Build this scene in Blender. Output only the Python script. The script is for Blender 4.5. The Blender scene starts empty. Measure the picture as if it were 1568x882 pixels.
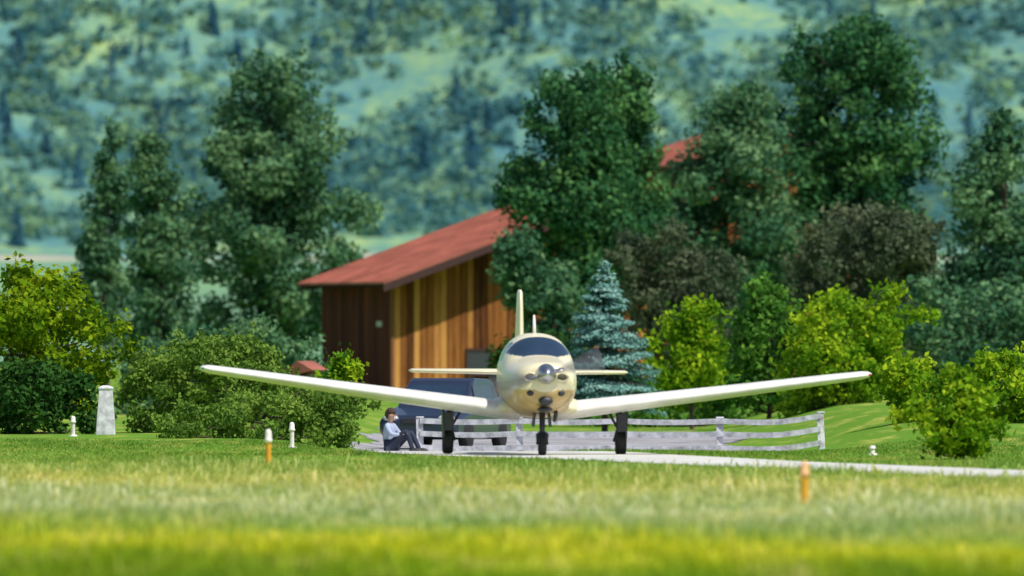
import bpy, math, random
import numpy as np
from mathutils import Vector, Matrix

FPX=18890.0; CH=1.7
def bx(px,d): return (px-784.0)/FPX*d
def bz(py,d): return CH+(540.0-py)/FPX*d

def S(v,a,b):
    t=np.clip((np.asarray(v,dtype=float)-a)/(b-a),0,1); return t*t*(3-2*t)
def H(x,y):
    x=np.asarray(x,dtype=float); y=np.asarray(y,dtype=float)
    h=-0.36*S(y,208,250)*(1-S(y,330,400))*S(x,-5,-2.6)*(1-S(x,5,9))
    h=h+0.42*S(x,5,9)*S(y,222,290)*(1-S(y,500,900))
    return h

scene=bpy.context.scene
# ---------------------------------------------------------------- materials
def new_mat(name):
    m=bpy.data.materials.new(name); m.use_nodes=True
    nt=m.node_tree; nt.nodes.clear()
    out=nt.nodes.new('ShaderNodeOutputMaterial')
    return m,nt,out
def ramp(nt,stops,fac):
    r=nt.nodes.new('ShaderNodeValToRGB'); el=r.color_ramp.elements
    while len(el)>1: el.remove(el[-1])
    el[0].position=stops[0][0]; el[0].color=(*stops[0][1],1)
    for p,c in stops[1:]:
        e=el.new(p); e.color=(*c,1)
    nt.links.new(fac,r.inputs[0]); return r.outputs[0]
def mth(nt,op,a,b=None,clamp=False):
    n=nt.nodes.new('ShaderNodeMath'); n.operation=op; n.use_clamp=clamp
    for i,v in enumerate((a,b)):
        if v is None: continue
        if isinstance(v,(int,float)): n.inputs[i].default_value=v
        else: nt.links.new(v,n.inputs[i])
    return n.outputs[0]
def noise(nt,scale,vec=None,detail=3,rough=0.55):
    n=nt.nodes.new('ShaderNodeTexNoise'); n.inputs['Scale'].default_value=scale
    n.inputs['Detail'].default_value=detail; n.inputs['Roughness'].default_value=rough
    if vec is not None: nt.links.new(vec,n.inputs['Vector'])
    return n.outputs['Fac']
def mixc(nt,fac,a,b,bt='MIX'):
    n=nt.nodes.new('ShaderNodeMix'); n.data_type='RGBA'; n.blend_type=bt
    for idx,v in ((0,fac),(6,a),(7,b)):
        if isinstance(v,(int,float)): n.inputs[idx].default_value=v
        elif isinstance(v,tuple): n.inputs[idx].default_value=(*v,1)
        else: nt.links.new(v,n.inputs[idx])
    return n.outputs[2]
def geopos(nt):
    g=nt.nodes.new('ShaderNodeNewGeometry'); return g.outputs['Position']
def tone_attr(nt):
    a=nt.nodes.new('ShaderNodeAttribute'); a.attribute_name='tone'; return a.outputs['Fac']

def foliage_mat(name,dark,mid,light,transl=0.3,cl=0.5,ck=0.5):
    m,nt,out=new_mat(name)
    t=tone_attr(nt); nz=noise(nt,cl,geopos(nt),2)
    f=mth(nt,'ADD',mth(nt,'MULTIPLY',t,0.75),mth(nt,'MULTIPLY',mth(nt,'SUBTRACT',nz,0.25+(ck-.5)*.3),ck),True)
    c=ramp(nt,[(0.12,dark),(0.5,mid),(0.9,light)],f)
    d=nt.nodes.new('ShaderNodeBsdfDiffuse'); tr=nt.nodes.new('ShaderNodeBsdfTranslucent')
    nt.links.new(c,d.inputs[0]); nt.links.new(c,tr.inputs[0])
    mx=nt.nodes.new('ShaderNodeMixShader'); mx.inputs[0].default_value=transl
    nt.links.new(d.outputs[0],mx.inputs[1]); nt.links.new(tr.outputs[0],mx.inputs[2])
    nt.links.new(mx.outputs[0],out.inputs[0]); return m
def prin(name,col,rough=0.5,metal=0,var=0.12,nscale=6,spec=0.5,coat=0,bump=0):
    m,nt,out=new_mat(name)
    p=nt.nodes.new('ShaderNodeBsdfPrincipled')
    tc=nt.nodes.new('ShaderNodeTexCoord')
    nz=noise(nt,nscale,tc.outputs['Object'],4)
    dk=tuple(c*(1-var*1.6) for c in col); lt=tuple(min(1,c*(1+var)) for c in col)
    c=ramp(nt,[(0.3,dk),(0.7,lt)],nz); nt.links.new(c,p.inputs['Base Color'])
    p.inputs['Roughness'].default_value=rough; p.inputs['Metallic'].default_value=metal
    p.inputs['Specular IOR Level'].default_value=spec
    p.inputs['Coat Weight'].default_value=coat
    if bump:
        b=nt.nodes.new('ShaderNodeBump'); b.inputs['Strength'].default_value=bump
        nt.links.new(nz,b.inputs['Height']); nt.links.new(b.outputs[0],p.inputs['Normal'])
    nt.links.new(p.outputs[0],out.inputs[0]); return m
bark=prin('bark_mat',(0.10,0.075,0.055),0.9,var=0.3,nscale=3)

# ---------------------------------------------------------------- mesh helpers
def build(name,V,F,mats,mi=None,tone=None,smooth=False,loc=(0,0,0)):
    V=np.asarray(V,dtype=np.float32).reshape(-1,3); F=np.asarray(F,dtype=np.int32).reshape(-1,4)
    V=V-np.asarray(loc,dtype=np.float32)
    me=bpy.data.meshes.new(name)
    me.vertices.add(len(V)); me.vertices.foreach_set('co',V.ravel())
    me.loops.add(F.size); me.loops.foreach_set('vertex_index',F.ravel())
    me.polygons.add(len(F)); me.polygons.foreach_set('loop_start',np.arange(0,F.size,4,dtype=np.int32))
    try: me.polygons.foreach_set('loop_total',np.full(len(F),4,dtype=np.int32))
    except Exception: pass
    for m in mats: me.materials.append(m)
    if mi is not None: me.polygons.foreach_set('material_index',np.asarray(mi,dtype=np.int32))
    me.update(calc_edges=True)
    me.polygons.foreach_set('use_smooth',np.full(len(F),bool(smooth)))
    if tone is not None:
        a=me.attributes.new('tone','FLOAT','FACE'); a.data.foreach_set('value',np.asarray(tone,dtype=np.float32))
    me.validate()
    o=bpy.data.objects.new(name,me); o.location=loc; scene.collection.objects.link(o); return o
def pyobj(name,V,F,mat,parent=None,smooth=False,bevel=0):
    me=bpy.data.meshes.new(name); me.from_pydata([tuple(map(float,v)) for v in V],[],[tuple(f) for f in F])
    mats=mat if isinstance(mat,(list,tuple)) else [mat]
    for m in mats: me.materials.append(m)
    me.update()
    for p in me.polygons: p.use_smooth=smooth
    o=bpy.data.objects.new(name,me); scene.collection.objects.link(o)
    if parent: o.parent=parent
    if bevel:
        b=o.modifiers.new('b','BEVEL'); b.width=bevel; b.segments=2
    return o
def empty(name,loc=(0,0,0),rz=0):
    e=bpy.data.objects.new(name,None); e.location=loc; e.rotation_euler=(0,0,rz); e.empty_display_size=0.3
    scene.collection.objects.link(e); return e
class Acc:
    def __init__(s): s.V=[]; s.F=[]
    def box(s,c,sz,R=None):
        n=len(s.V); hx,hy,hz=[q/2 for q in sz]
        for dx,dy,dz in ((-1,-1,-1),(1,-1,-1),(1,1,-1),(-1,1,-1),(-1,-1,1),(1,-1,1),(1,1,1),(-1,1,1)):
            v=Vector((dx*hx,dy*hy,dz*hz))
            if R is not None: v=R@v
            s.V.append(tuple(v+Vector(c)))
        for f in ((0,3,2,1),(4,5,6,7),(0,1,5,4),(1,2,6,5),(2,3,7,6),(3,0,4,7)): s.F.append([n+i for i in f])
    def hexa(s,P):
        n=len(s.V); s.V+= [tuple(p) for p in P]
        for f in ((0,3,2,1),(4,5,6,7),(0,1,5,4),(1,2,6,5),(2,3,7,6),(3,0,4,7)): s.F.append([n+i for i in f])
    def loft(s,rings,cap=True):
        n=len(s.V); k=len(rings[0])
        for r in rings: s.V+=[tuple(p) for p in r]
        for i in range(len(rings)-1):
            for j in range(k):
                a=n+i*k+j; b=n+i*k+(j+1)%k; s.F.append([a,b,b+k,a+k])
        if cap:
            s.F.append([n+j for j in range(k)][::-1]); s.F.append([n+(len(rings)-1)*k+j for j in range(k)])
    def tube(s,pts,rad,k=10):
        rings=[]
        for i,p in enumerate(pts):
            p=Vector(p); a=Vector(pts[max(i-1,0)]); b=Vector(pts[min(i+1,len(pts)-1)])
            t=(b-a).normalized()
            if abs(t.z)<0.95: u=t.cross(Vector((0,0,1))).normalized()
            else: u=t.cross(Vector((0,1,0))).normalized()
            w=t.cross(u)
            rings.append([p+u*math.cos(2*math.pi*j/k)*rad[i]+w*math.sin(2*math.pi*j/k)*rad[i] for j in range(k)])
        s.loft(rings)
    def ell(s,c,r,k=16,m=10):
        rings=[]
        for i in range(m+1):
            th=-math.pi/2+math.pi*i/m; th=max(min(th,1.53),-1.53)
            rings.append([(c[0]+r[0]*math.cos(th)*math.cos(2*math.pi*j/k),c[1]+r[1]*math.cos(th)*math.sin(2*math.pi*j/k),c[2]+r[2]*math.sin(th)) for j in range(k)])
        s.loft(rings)
    def obj(s,name,mat,parent=None,smooth=False,bevel=0): return pyobj(name,s.V,s.F,mat,parent,smooth,bevel)

def leafset(P,N,size,rng,aspect=0.6):
    n=len(P); N=N/np.maximum(np.linalg.norm(N,axis=1,keepdims=True),1e-6)
    r=rng.normal(size=(n,3)); T=np.cross(N,r); T/=np.maximum(np.linalg.norm(T,axis=1,keepdims=True),1e-6)
    B=np.cross(N,T); s=size[:,None]
    V=np.stack([P-T*s,P-B*s*aspect,P+T*s,P+B*s*aspect],axis=1).reshape(-1,3)
    F=np.arange(4*n).reshape(-1,4); return V,F
def tubes_np(segs,k=6):
    V=[];F=[];n=0
    for a,b,ra,rb in segs:
        a=np.array(a,float); b=np.array(b,float); t=b-a; L=np.linalg.norm(t)
        if L<1e-5: continue
        t/=L; u=np.cross(t,[0.3,1,0.1]); u/=np.linalg.norm(u); w=np.cross(t,u)
        an=np.arange(k)*2*math.pi/k; ring=np.cos(an)[:,None]*u+np.sin(an)[:,None]*w
        V.append(a+ring*ra); V.append(b+ring*rb)
        for j in range(k): F.append([n+j,n+(j+1)%k,n+k+(j+1)%k,n+k+j])
        n+=2*k
    return np.concatenate(V),np.array(F)

def tree(name,d,prof,mat,seed,blob=34,leaf=6.0,dens=0.26,base=None,trunk_w=8,limbs=26,gap=0.0,squash=0.8,depth=1.0,lean=0.0,rough=0.2,spray=1.3):
    rng=np.random.default_rng(seed); s=d/FPX
    prof=sorted(prof,key=lambda r:-r[0])
    py=np.array([p[0] for p in prof],float); l=np.array([p[1] for p in prof],float); r=np.array([p[2] for p in prof],float)
    z=CH+(540-py)*s; xc=((l+r)/2-784)*s; hw=(r-l)/2*s
    A=float(np.sum((r[1:]-l[1:]+r[:-1]-l[:-1])/2*np.abs(np.diff(py))))
    br=blob*s; nb=max(10,int(2.3*A/blob**2)); n=int(A*dens*(6.0/leaf)**2)
    zz=np.linspace(z[0],z[-1],400); ww=np.interp(zz,z,hw)+br*0.2
    cdf=np.cumsum(ww); cdf/=cdf[-1]
    bzv=np.interp(rng.random(nb),cdf,zz); bh=np.interp(bzv,z,hw); bc=np.interp(bzv,z,xc)
    ang=rng.random(nb)*2*math.pi; rad=br*rng.uniform(0.4,1.2,nb); rad=np.minimum(rad,np.maximum(bh*0.8,br*0.25))
    ph=rng.random(4)*6.28
    q_=bzv/(br*2.2)
    lobe=1+rough*(np.sin(2*ang+q_*1.3+ph[0])*0.5+np.sin(3*ang-q_*2.1+ph[1])*0.4+np.sin(q_*3.3+ph[2]+ang)*0.5)
    fr=np.sqrt(rng.uniform(0.05,1,nb))*np.maximum(bh-rad*0.5,0)*lobe
    C=np.stack([bc+fr*np.cos(ang),d+fr*np.sin(ang)*depth,np.minimum(bzv,z[-1]-rad*0.5)],axis=1)
    keep=rng.random(nb)>gap; C=C[keep]; rad=rad[keep]; fr=fr[keep]; ang=ang[keep]; nb=len(C)
    btone=rng.normal(0,0.15,nb)
    pr=rad**2; pr/=pr.sum(); bi=rng.choice(nb,n,p=pr)
    D=rng.normal(size=(n,3)); D/=np.linalg.norm(D,axis=1,keepdims=True); D[:,2]+=0.15
    rr=rad[bi]*(0.4+0.75*rng.random(n)**0.7)
    P=C[bi]+D*rr[:,None]*np.array([1,1,squash])
    N=D*0.9+rng.normal(size=(n,3))*0.6
    tone=np.clip(0.5+btone[bi]+rng.normal(0,0.15,n),0,1)
    ns=int(nb*spray); m_=12
    if ns>0:
        si=rng.choice(nb,ns); sd=rng.normal(size=(ns,3))*0.45
        sd[:,0]+=np.cos(ang[si])*0.8; sd[:,1]+=np.sin(ang[si])*0.8; sd[:,2]+=0.75
        sd/=np.linalg.norm(sd,axis=1,keepdims=True)
        L=rad[si]*rng.uniform(0.9,1.75,ns)
        t=rng.uniform(0.45,1,(ns,m_))
        SP=(C[si][:,None,:]+sd[:,None,:]*(L[:,None]*t)[:,:,None]+rng.normal(size=(ns,m_,3))*(leaf*s*1.0)).reshape(-1,3)
        P=np.concatenate([P,SP]); N=np.concatenate([N,rng.normal(size=(len(SP),3))+[0,0,.4]])
        tone=np.concatenate([tone,np.clip(0.62+np.repeat(btone[si],m_)+rng.normal(0,.12,len(SP)),0,1)])
    n=len(P)
    V,F=leafset(P,N,leaf*s*rng.uniform(0.5,1.15,n),rng)
    gz=float(H((xc[0]),d)) if base is None else base
    tx=float(xc[0])+lean*s; tr=trunk_w*s*0.5*1.6
    zt=z[-1]-(z[-1]-gz)*0.08
    segs=[]; pts=[np.array([tx,d,gz-0.05])]
    K=7
    for i in range(1,K+1):
        q=i/K; zz2=gz+(zt-gz)*q; xx=np.interp(zz2,z,xc) if zz2>z[0] else tx
        pts.append(np.array([tx*(1-q)+xx*q+rng.normal(0,0.3)*tr,d+rng.normal(0,0.3)*tr,zz2]))
    for i in range(K): segs.append((pts[i],pts[i+1],tr*(1-i/K*0.9),tr*(1-(i+1)/K*0.9)))
    for i in rng.choice(nb,min(limbs,nb),replace=False):
        c=C[i]; q=np.clip((c[2]-gz)/(zt-gz)-0.12,0.05,0.95); j=min(int(q*K),K-1); f=q*K-j
        a=pts[j]*(1-f)+pts[j+1]*f; mid=(a+c)/2+np.array([0,0,-0.03*np.linalg.norm(c-a)])
        rl=tr*(1-q*0.85)*0.42
        segs.append((a,mid,rl,rl*0.65)); segs.append((mid,c,rl*0.65,rl*0.25))
    TV,TF=tubes_np(segs); TF=TF+len(V)
    return build(name,np.concatenate([V,TV]),np.concatenate([F,TF]),[mat,bark],
        mi=np.concatenate([np.zeros(len(F)),np.ones(len(TF))]),tone=np.concatenate([tone,np.full(len(TF),0.5)]),loc=(tx,d,gz))

# ---------------------------------------------------------------- ground
def grass_color(nt,blade):
    pos=geopos(nt); sp=nt.nodes.new('ShaderNodeSeparateXYZ'); nt.links.new(pos,sp.inputs[0])
    mp=nt.nodes.new('ShaderNodeMapping'); mp.inputs['Scale'].default_value=(0.35,0.05,0.05); nt.links.new(pos,mp.inputs[0])
    n1=noise(nt,1.0,mp.outputs[0],4,0.6)
    mp2=nt.nodes.new('ShaderNodeMapping'); mp2.inputs['Scale'].default_value=(1.2,0.16,0.2); nt.links.new(pos,mp2.inputs[0])
    n2=noise(nt,1.0,mp2.outputs[0],5,0.65)
    xc_=mth(nt,'MINIMUM',mth(nt,'MAXIMUM',sp.outputs[0],-9.0),9.0)
    y=mth(nt,'ADD',sp.outputs[1],mth(nt,'MULTIPLY',xc_,1.1))
    y=mth(nt,'ADD',y,mth(nt,'MULTIPLY',mth(nt,'SUBTRACT',n1,0.5),22))
    t=mth(nt,'DIVIDE',mth(nt,'SUBTRACT',y,88),150,True)
    c=ramp(nt,[(0.0,(.20,.31,.012)),(0.055,(.27,.38,.012)),(0.085,(.46,.50,.018)),(0.12,(.56,.57,.025)),(0.15,(.45,.52,.04)),(0.20,(.34,.45,.11)),
               (0.27,(.48,.54,.23)),(0.36,(.50,.56,.21)),(0.45,(.55,.55,.14)),(0.54,(.40,.48,.11)),(0.66,(.26,.39,.07)),(0.80,(.19,.33,.05)),(1.0,(.14,.28,.04))],t)
    c=mixc(nt,ramp(nt,[(0.5,(0,0,0)),(0.72,(.7,.7,.7))],n2),c,(.60,.54,.14))
    c=mixc(nt,ramp(nt,[(0.3,(.6,.6,.6)),(0.5,(0,0,0))],n2),c,(.15,.29,.035))
    if blade:
        tn=tone_attr(nt); c=mixc(nt,1.0,c,ramp(nt,[(0,(.55,.66,.5)),(.8,(1.2,1.15,1.25)),(1,(1.5,1.35,2.2))],tn),'MULTIPLY')
    else:
        n3=noise(nt,9,pos,4,0.7); c=mixc(nt,1.0,c,ramp(nt,[(0.3,(.6,.65,.6)),(0.7,(1.05,1.05,1.0))],n3),'MULTIPLY')
    return c
m,nt,out=new_mat('turf_mat'); d_=nt.nodes.new('ShaderNodeBsdfDiffuse'); nt.links.new(grass_color(nt,False),d_.inputs[0]); nt.links.new(d_.outputs[0],out.inputs[0]); turf=m
m,nt,out=new_mat('grass_blade_mat'); c=grass_color(nt,True)
d_=nt.nodes.new('ShaderNodeBsdfDiffuse'); t_=nt.nodes.new('ShaderNodeBsdfTranslucent'); nt.links.new(c,d_.inputs[0]); nt.links.new(c,t_.inputs[0])
mx=nt.nodes.new('ShaderNodeMixShader'); mx.inputs[0].default_value=0.4; nt.links.new(d_.outputs[0],mx.inputs[1]); nt.links.new(t_.outputs[0],mx.inputs[2]); nt.links.new(mx.outputs[0],out.inputs[0]); blade_mat=m

def grid(name,xs,ys,zf,mats,off=0):
    X,Y=np.meshgrid(xs,ys); Z=zf(X,Y)+off
    V=np.stack([X,Y,Z],-1).reshape(-1,3); nx=len(xs); ny=len(ys)
    i=np.arange(nx-1)[None,:]+nx*np.arange(ny-1)[:,None]; i=i.ravel()
    F=np.stack([i,i+1,i+nx+1,i+nx],1)
    return build(name,V,F,mats,smooth=True)
xs=np.concatenate([[-3000,-1000,-300,-100,-50],np.arange(-24,24.1,0.75),[50,100,300,1000,3000]])
ys=np.concatenate([[-500,-100,0,60],np.arange(90,420,4),[450,500,600,700,900,1300,2000,2600]])
def Hg(X,Y): return H(X,Y)
grid('ground',xs,ys,Hg,[turf])

# taxiway
concrete=prin('concrete_mat',(0.60,0.59,0.55),0.8,var=0.15,nscale=0.8,bump=0.1)
near=[(-2.9,236),(-2.7,218),(-2.2,208),(-1.0,201.5),(0.4,197),(3.1,184),(6.8,165.5),(12,141),(22,92),(45,-20)]
far=[(0.2,238),(0.9,222),(1.8,212),(2.7,204),(3.4,199.5),(4.6,191),(7.5,176.5),(14,149),(27,95),(52,-20)]
def resample(L,n=80):
    L=np.array(L,float); sgm=np.r_[0,np.cumsum(np.linalg.norm(np.diff(L,axis=0),axis=1))]
    q=np.linspace(0,sgm[-1],n); return np.stack([np.interp(q,sgm,L[:,0]),np.interp(q,sgm,L[:,1])],1)
A_=resample(near); B_=resample(far); cols=7
V=[];
for i in range(80):
    for j in range(cols):
        p=A_[i]*(1-j/(cols-1))+B_[i]*(j/(cols-1)); V.append((p[0],p[1],float(H(p[0],p[1]))+0.012))
F=[(i*cols+j,i*cols+j+1,(i+1)*cols+j+1,(i+1)*cols+j) for i in range(79) for j in range(cols-1)]
F=[f[::-1] for f in F]
build('taxiway',V,F,[concrete],smooth=True)
gravel=prin('gravel_mat',(0.34,0.33,0.35),0.95,var=0.4,nscale=0.7,bump=0.2)
X,Y=np.meshgrid(np.linspace(0,1,16),np.linspace(228,318,40))
lft=-3.3+0.25*np.sin(Y*.21)+.12*np.sin(Y*.77); rgt=5.1+0.5*np.sin(Y*.13+1)+.2*np.sin(Y*.9)
XX=lft+(rgt-lft)*X; Z=H(XX,Y)+.02; i=(np.arange(15)[None,:]+16*np.arange(39)[:,None]).ravel()
build('gravel_yard',np.stack([XX,Y,Z],-1),np.stack([i,i+1,i+17,i+16],1),[gravel],smooth=True)

# grass blades
rng=np.random.default_rng(5)
n=290000
gy=88+(240-88)*rng.random(n)**1.25; gx=(rng.random(n)*2-1)*(gy*0.0415+2.2)
def between(x,y):
    xa=np.interp(-y,-np.array([p[1] for p in near]),[p[0] for p in near]); xb=np.interp(-y,-np.array([p[1] for p in far]),[p[0] for p in far])
    return (x>xa-0.05)&(x<xb+0.05)&(y<238)
patch=np.sin(gx*1.3+gy*0.11)+np.sin(gx*0.7-gy*0.23+1.3)+rng.normal(0,0.8,n)
k=~between(gx,gy)&~((gx>-3.3)&(gx<5.3)&(gy>228)); gx=gx[k];gy=gy[k];patch=patch[k];n=len(gx)
gz=H(gx,gy); hh=rng.uniform(0.03,0.09,n)*(1+0.28*patch.clip(-1.5,2)); hh*=1-0.45*S(gy,180,200); w=rng.uniform(0.006,0.014,n); an=rng.random(n)*6.283
tn_=rng.random(n)*.92; sh=(rng.random(n)<0.05)&(gy<185); hh[sh]*=1.7; tn_[sh]=1.0; w[sh]*=.8
dx=np.cos(an)*w; dy=np.sin(an)*w; lx=rng.normal(0,0.04,n); ly=rng.normal(0,0.04,n)
tw=np.where(sh,1.2,.3)
base=np.stack([gx,gy,gz-0.005],1)
V=np.stack([base+np.stack([-dx,-dy,0*dx],1),base+np.stack([dx,dy,0*dx],1),
  base+np.stack([lx+dx*tw,ly+dy*tw,hh],1),base+np.stack([lx-dx*tw,ly-dy*tw,hh],1)],1).reshape(-1,3)
build('grass',V,np.arange(4*n).reshape(-1,4),[blade_mat],tone=tn_)

# ---------------------------------------------------------------- hillside
kd=np.array([1400,2000,2350,2480,2650,2900,3400,4200]); kz=np.array([-2,11,20.5,42,95,190,330,420.])
def HZ(x,y):
    z=np.interp(y,kd,kz); x=np.asarray(x,float)
    return z+S(y,2300,2450)*(3.0*np.sin(x*0.045+1)+2.2*np.sin(x*0.021+y*0.03)+1.5*np.sin(x*0.09+y*0.05))
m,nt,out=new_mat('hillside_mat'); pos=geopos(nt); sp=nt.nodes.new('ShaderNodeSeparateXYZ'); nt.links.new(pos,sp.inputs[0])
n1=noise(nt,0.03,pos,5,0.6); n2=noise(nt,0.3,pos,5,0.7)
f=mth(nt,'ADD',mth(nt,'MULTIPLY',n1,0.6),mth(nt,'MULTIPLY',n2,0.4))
c=ramp(nt,[(0.38,(.07,.19,.22)),(0.48,(.11,.25,.23)),(0.55,(.18,.32,.19)),(0.64,(.30,.42,.18))],f)  # bluish slope greens, distance haze painted into the base colour
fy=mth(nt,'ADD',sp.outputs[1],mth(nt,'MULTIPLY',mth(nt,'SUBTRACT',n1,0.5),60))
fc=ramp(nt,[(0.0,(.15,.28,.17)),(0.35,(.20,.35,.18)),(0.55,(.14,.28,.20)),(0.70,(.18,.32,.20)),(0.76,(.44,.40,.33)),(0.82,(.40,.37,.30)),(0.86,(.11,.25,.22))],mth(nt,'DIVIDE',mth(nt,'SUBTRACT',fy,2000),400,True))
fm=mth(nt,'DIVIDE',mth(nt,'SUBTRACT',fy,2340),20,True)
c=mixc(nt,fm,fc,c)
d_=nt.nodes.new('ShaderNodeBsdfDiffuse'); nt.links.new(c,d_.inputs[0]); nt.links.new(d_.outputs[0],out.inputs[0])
hx=np.concatenate([np.linspace(-3500,-260,14),np.arange(-240,241,8),np.linspace(260,3500,14)])
hy=np.concatenate([[1400,1700,1900],np.arange(2000,2760,10),[2800,2900,3100,3400,4200]])
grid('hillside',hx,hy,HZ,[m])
farfol=foliage_mat('far_foliage_mat',(.05,.17,.21),(.10,.26,.26),(.26,.43,.21),0.4,0.02,.7)  # leaf colours tinted blue to carry the haze
farcon=foliage_mat('far_conifer_mat',(.025,.10,.17),(.04,.14,.20),(.07,.19,.23),0.3,0.05)  # haze painted into the needle colours as well
rng=np.random.default_rng(11)
VV=[];TT=[];MI=[]
nt_=9000
tx=rng.uniform(-150,150,nt_); ty=rng.uniform(2365,2680,nt_)
nz=np.sin(tx*0.06+ty*0.035)+np.sin(tx*0.11-ty*0.05+2)+0.8*np.sin(tx*0.031+ty*0.09+4)+rng.normal(0,1.1,nt_)
kk=nz>-0.75; tx=tx[kk];ty=ty[kk];nz=nz[kk]
for i in range(len(tx)):
    h=1.2+4.4*rng.random()**1.6; r=h*rng.uniform(0.4,0.9); z0=float(HZ(tx[i],ty[i])); q=32
    D=rng.normal(size=(q,3)); D/=np.linalg.norm(D,axis=1,keepdims=True)
    P=D*np.array([r,r,h*0.5])*rng.uniform(0.5,1.2,(q,1))+np.array([tx[i],ty[i],z0+h*0.4])
    v,_=leafset(P,D+rng.normal(size=(q,3))*.4+[0,0,.5],rng.uniform(.35,.85,q)*(.6+h*.12),rng,0.7); VV.append(v)
    TT.append(np.clip(rng.normal(0.52,0.28)+rng.normal(0,.1,q),0,1)); MI.append(np.zeros(q))
cx=list(rng.uniform(-150,150,90)); cy=list(rng.uniform(2390,2680,90)); chh=list(rng.uniform(3,8,90))
for (px,py,hpx) in ((648,268,70),(718,280,95),(745,200,55),(240,180,40),(70,240,40),(10,220,60),(25,375,55),(28,100,60),(780,40,70),(325,45,50),(362,95,40)):
    for dd in range(2300,2700,3):
        x=bx(px,dd)
        if CH+(540-py)/FPX*dd<=float(HZ(x,dd)): break
    for rep in (0,1):
        cx.append(x+rep*.8);cy.append(dd-4-rep);chh.append(hpx/FPX*dd*(1.1-.2*rep))
for i in range(len(cx)):
    h=chh[i]; z0=float(HZ(cx[i],cy[i])); q=170; t=rng.random(q)**1.2; a=rng.random(q)*6.283
    rr=(1-t)*h*0.22*rng.uniform(.5,1.1,q)+0.1
    P=np.stack([cx[i]+rr*np.cos(a),cy[i]+rr*np.sin(a),z0+t*h],1)
    N=np.stack([np.cos(a),np.sin(a),0.5+0*a],1)+rng.normal(size=(q,3))*.3
    v,_=leafset(P,N,rng.uniform(.35,.7,q)*(h/9)**.5,rng,0.6); VV.append(v); TT.append(np.clip(rng.normal(.5,.15,q),0,1)); MI.append(np.ones(q))
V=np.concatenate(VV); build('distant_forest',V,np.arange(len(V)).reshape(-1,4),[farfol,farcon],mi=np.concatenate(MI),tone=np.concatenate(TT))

# ---------------------------------------------------------------- near trees
dk=foliage_mat('dark_foliage_mat',(.010,.052,.026),(.042,.145,.058),(.14,.30,.09),0.3,.5,.65)
dk2=foliage_mat('poplar_foliage_mat',(.022,.080,.050),(.072,.185,.090),(.22,.37,.16),0.3,.5,.65)
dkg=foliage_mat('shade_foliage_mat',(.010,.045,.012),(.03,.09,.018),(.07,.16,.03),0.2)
md=foliage_mat('mid_foliage_mat',(.03,.10,.02),(.09,.23,.035),(.20,.38,.06),0.35)
brn=foliage_mat('brown_foliage_mat',(.035,.06,.04),(.08,.115,.065),(.17,.20,.11),0.25)
yg=foliage_mat('lime_foliage_mat',(.035,.13,.012),(.16,.33,.015),(.42,.55,.025),0.4,1.1,.75)
yg2=foliage_mat('golden_foliage_mat',(.05,.13,.010),(.18,.31,.012),(.44,.52,.02),0.4,1.0,.7)
ol=foliage_mat('olive_foliage_mat',(.05,.11,.02),(.14,.255,.04),(.26,.39,.065),0.35,.8,.65)
bl=foliage_mat('blue_needle_mat',(.07,.20,.18),(.16,.35,.31),(.32,.52,.47),0.25)

tree('poplar_tree',470,[(182,165,172),(215,155,185),(260,148,192),(320,135,198),(380,115,200),(450,105,205),(520,125,200)],dk2,1,blob=20,leaf=5,dens=0.20,gap=0.14,trunk_w=7,rough=.3)
tree('poplar_tree',458,[(202,205,225),(240,200,255),(280,196,280),(340,192,292),(420,188,300),(520,190,300),(580,205,280)],dk2,2,blob=24,leaf=5.5,trunk_w=8,rough=.25)
tree('cottonwood_tree',478,[(80,392,410),(95,375,445),(112,360,486),(140,340,496),(170,325,500),(200,315,520),(250,300,532),(300,294,552),(360,288,566),(430,284,550),(500,294,522),(560,320,490)],dk2,3,blob=34,leaf=5.8,trunk_w=14,dens=0.27)
tree('cottonwood_tree',425,[(112,855,885),(130,820,935),(170,795,960),(220,780,968),(280,764,972),(330,768,985),(380,790,990),(440,820,980),(500,850,960)],dk,4,blob=34,leaf=5.8,trunk_w=14,dens=0.27)
tree('cottonwood_tree',430,[(86,950,958),(115,938,982),(160,925,1000),(220,915,1006),(290,905,1020),(380,900,1040),(460,910,1030)],dk,5,blob=30,leaf=6,trunk_w=10)
tree('cottonwood_tree',445,[(140,1122,1136),(160,1095,1185),(200,1076,1205),(225,1050,1220),(250,1015,1230),(300,995,1240),(370,985,1235),(450,1000,1225),(520,1020,1200)],dk2,6,blob=32,leaf=6,trunk_w=12,dens=.3)
tree('cottonwood_tree',450,[(33,1290,1315),(50,1260,1355),(80,1203,1402),(120,1178,1410),(170,1168,1430),(220,1175,1430),(270,1170,1422),(330,1165,1440),(400,1190,1450),(480,1210,1440)],dk,7,blob=36,leaf=6,trunk_w=16,dens=0.28)
tree('cottonwood_tree',420,[(162,1522,1533),(190,1508,1552),(225,1480,1580),(280,1462,1610),(340,1448,1630),(420,1432,1650),(500,1430,1650),(560,1450,1620)],dk2,8,blob=34,leaf=6,trunk_w=13)
tree('cottonwood_tree',400,[(362,775,800),(390,755,850),(430,758,885),(480,780,900),(540,790,910),(590,790,900)],dk2,9,blob=26,leaf=6,trunk_w=8,dens=.3)
tree('chokecherry_tree',395,[(345,985,1015),(370,955,1080),(410,940,1125),(460,945,1130),(520,960,1130),(570,980,1110)],brn,10,blob=28,leaf=4.6,dens=0.2,trunk_w=7,gap=.1,rough=.3,spray=3)
tree('chokecherry_tree',390,[(322,1270,1390),(350,1220,1430),(390,1185,1445),(440,1175,1450),(500,1180,1450),(570,1200,1440)],brn,12,blob=28,leaf=4.6,dens=0.2,trunk_w=7,gap=.08,rough=.3,spray=3)
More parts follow.
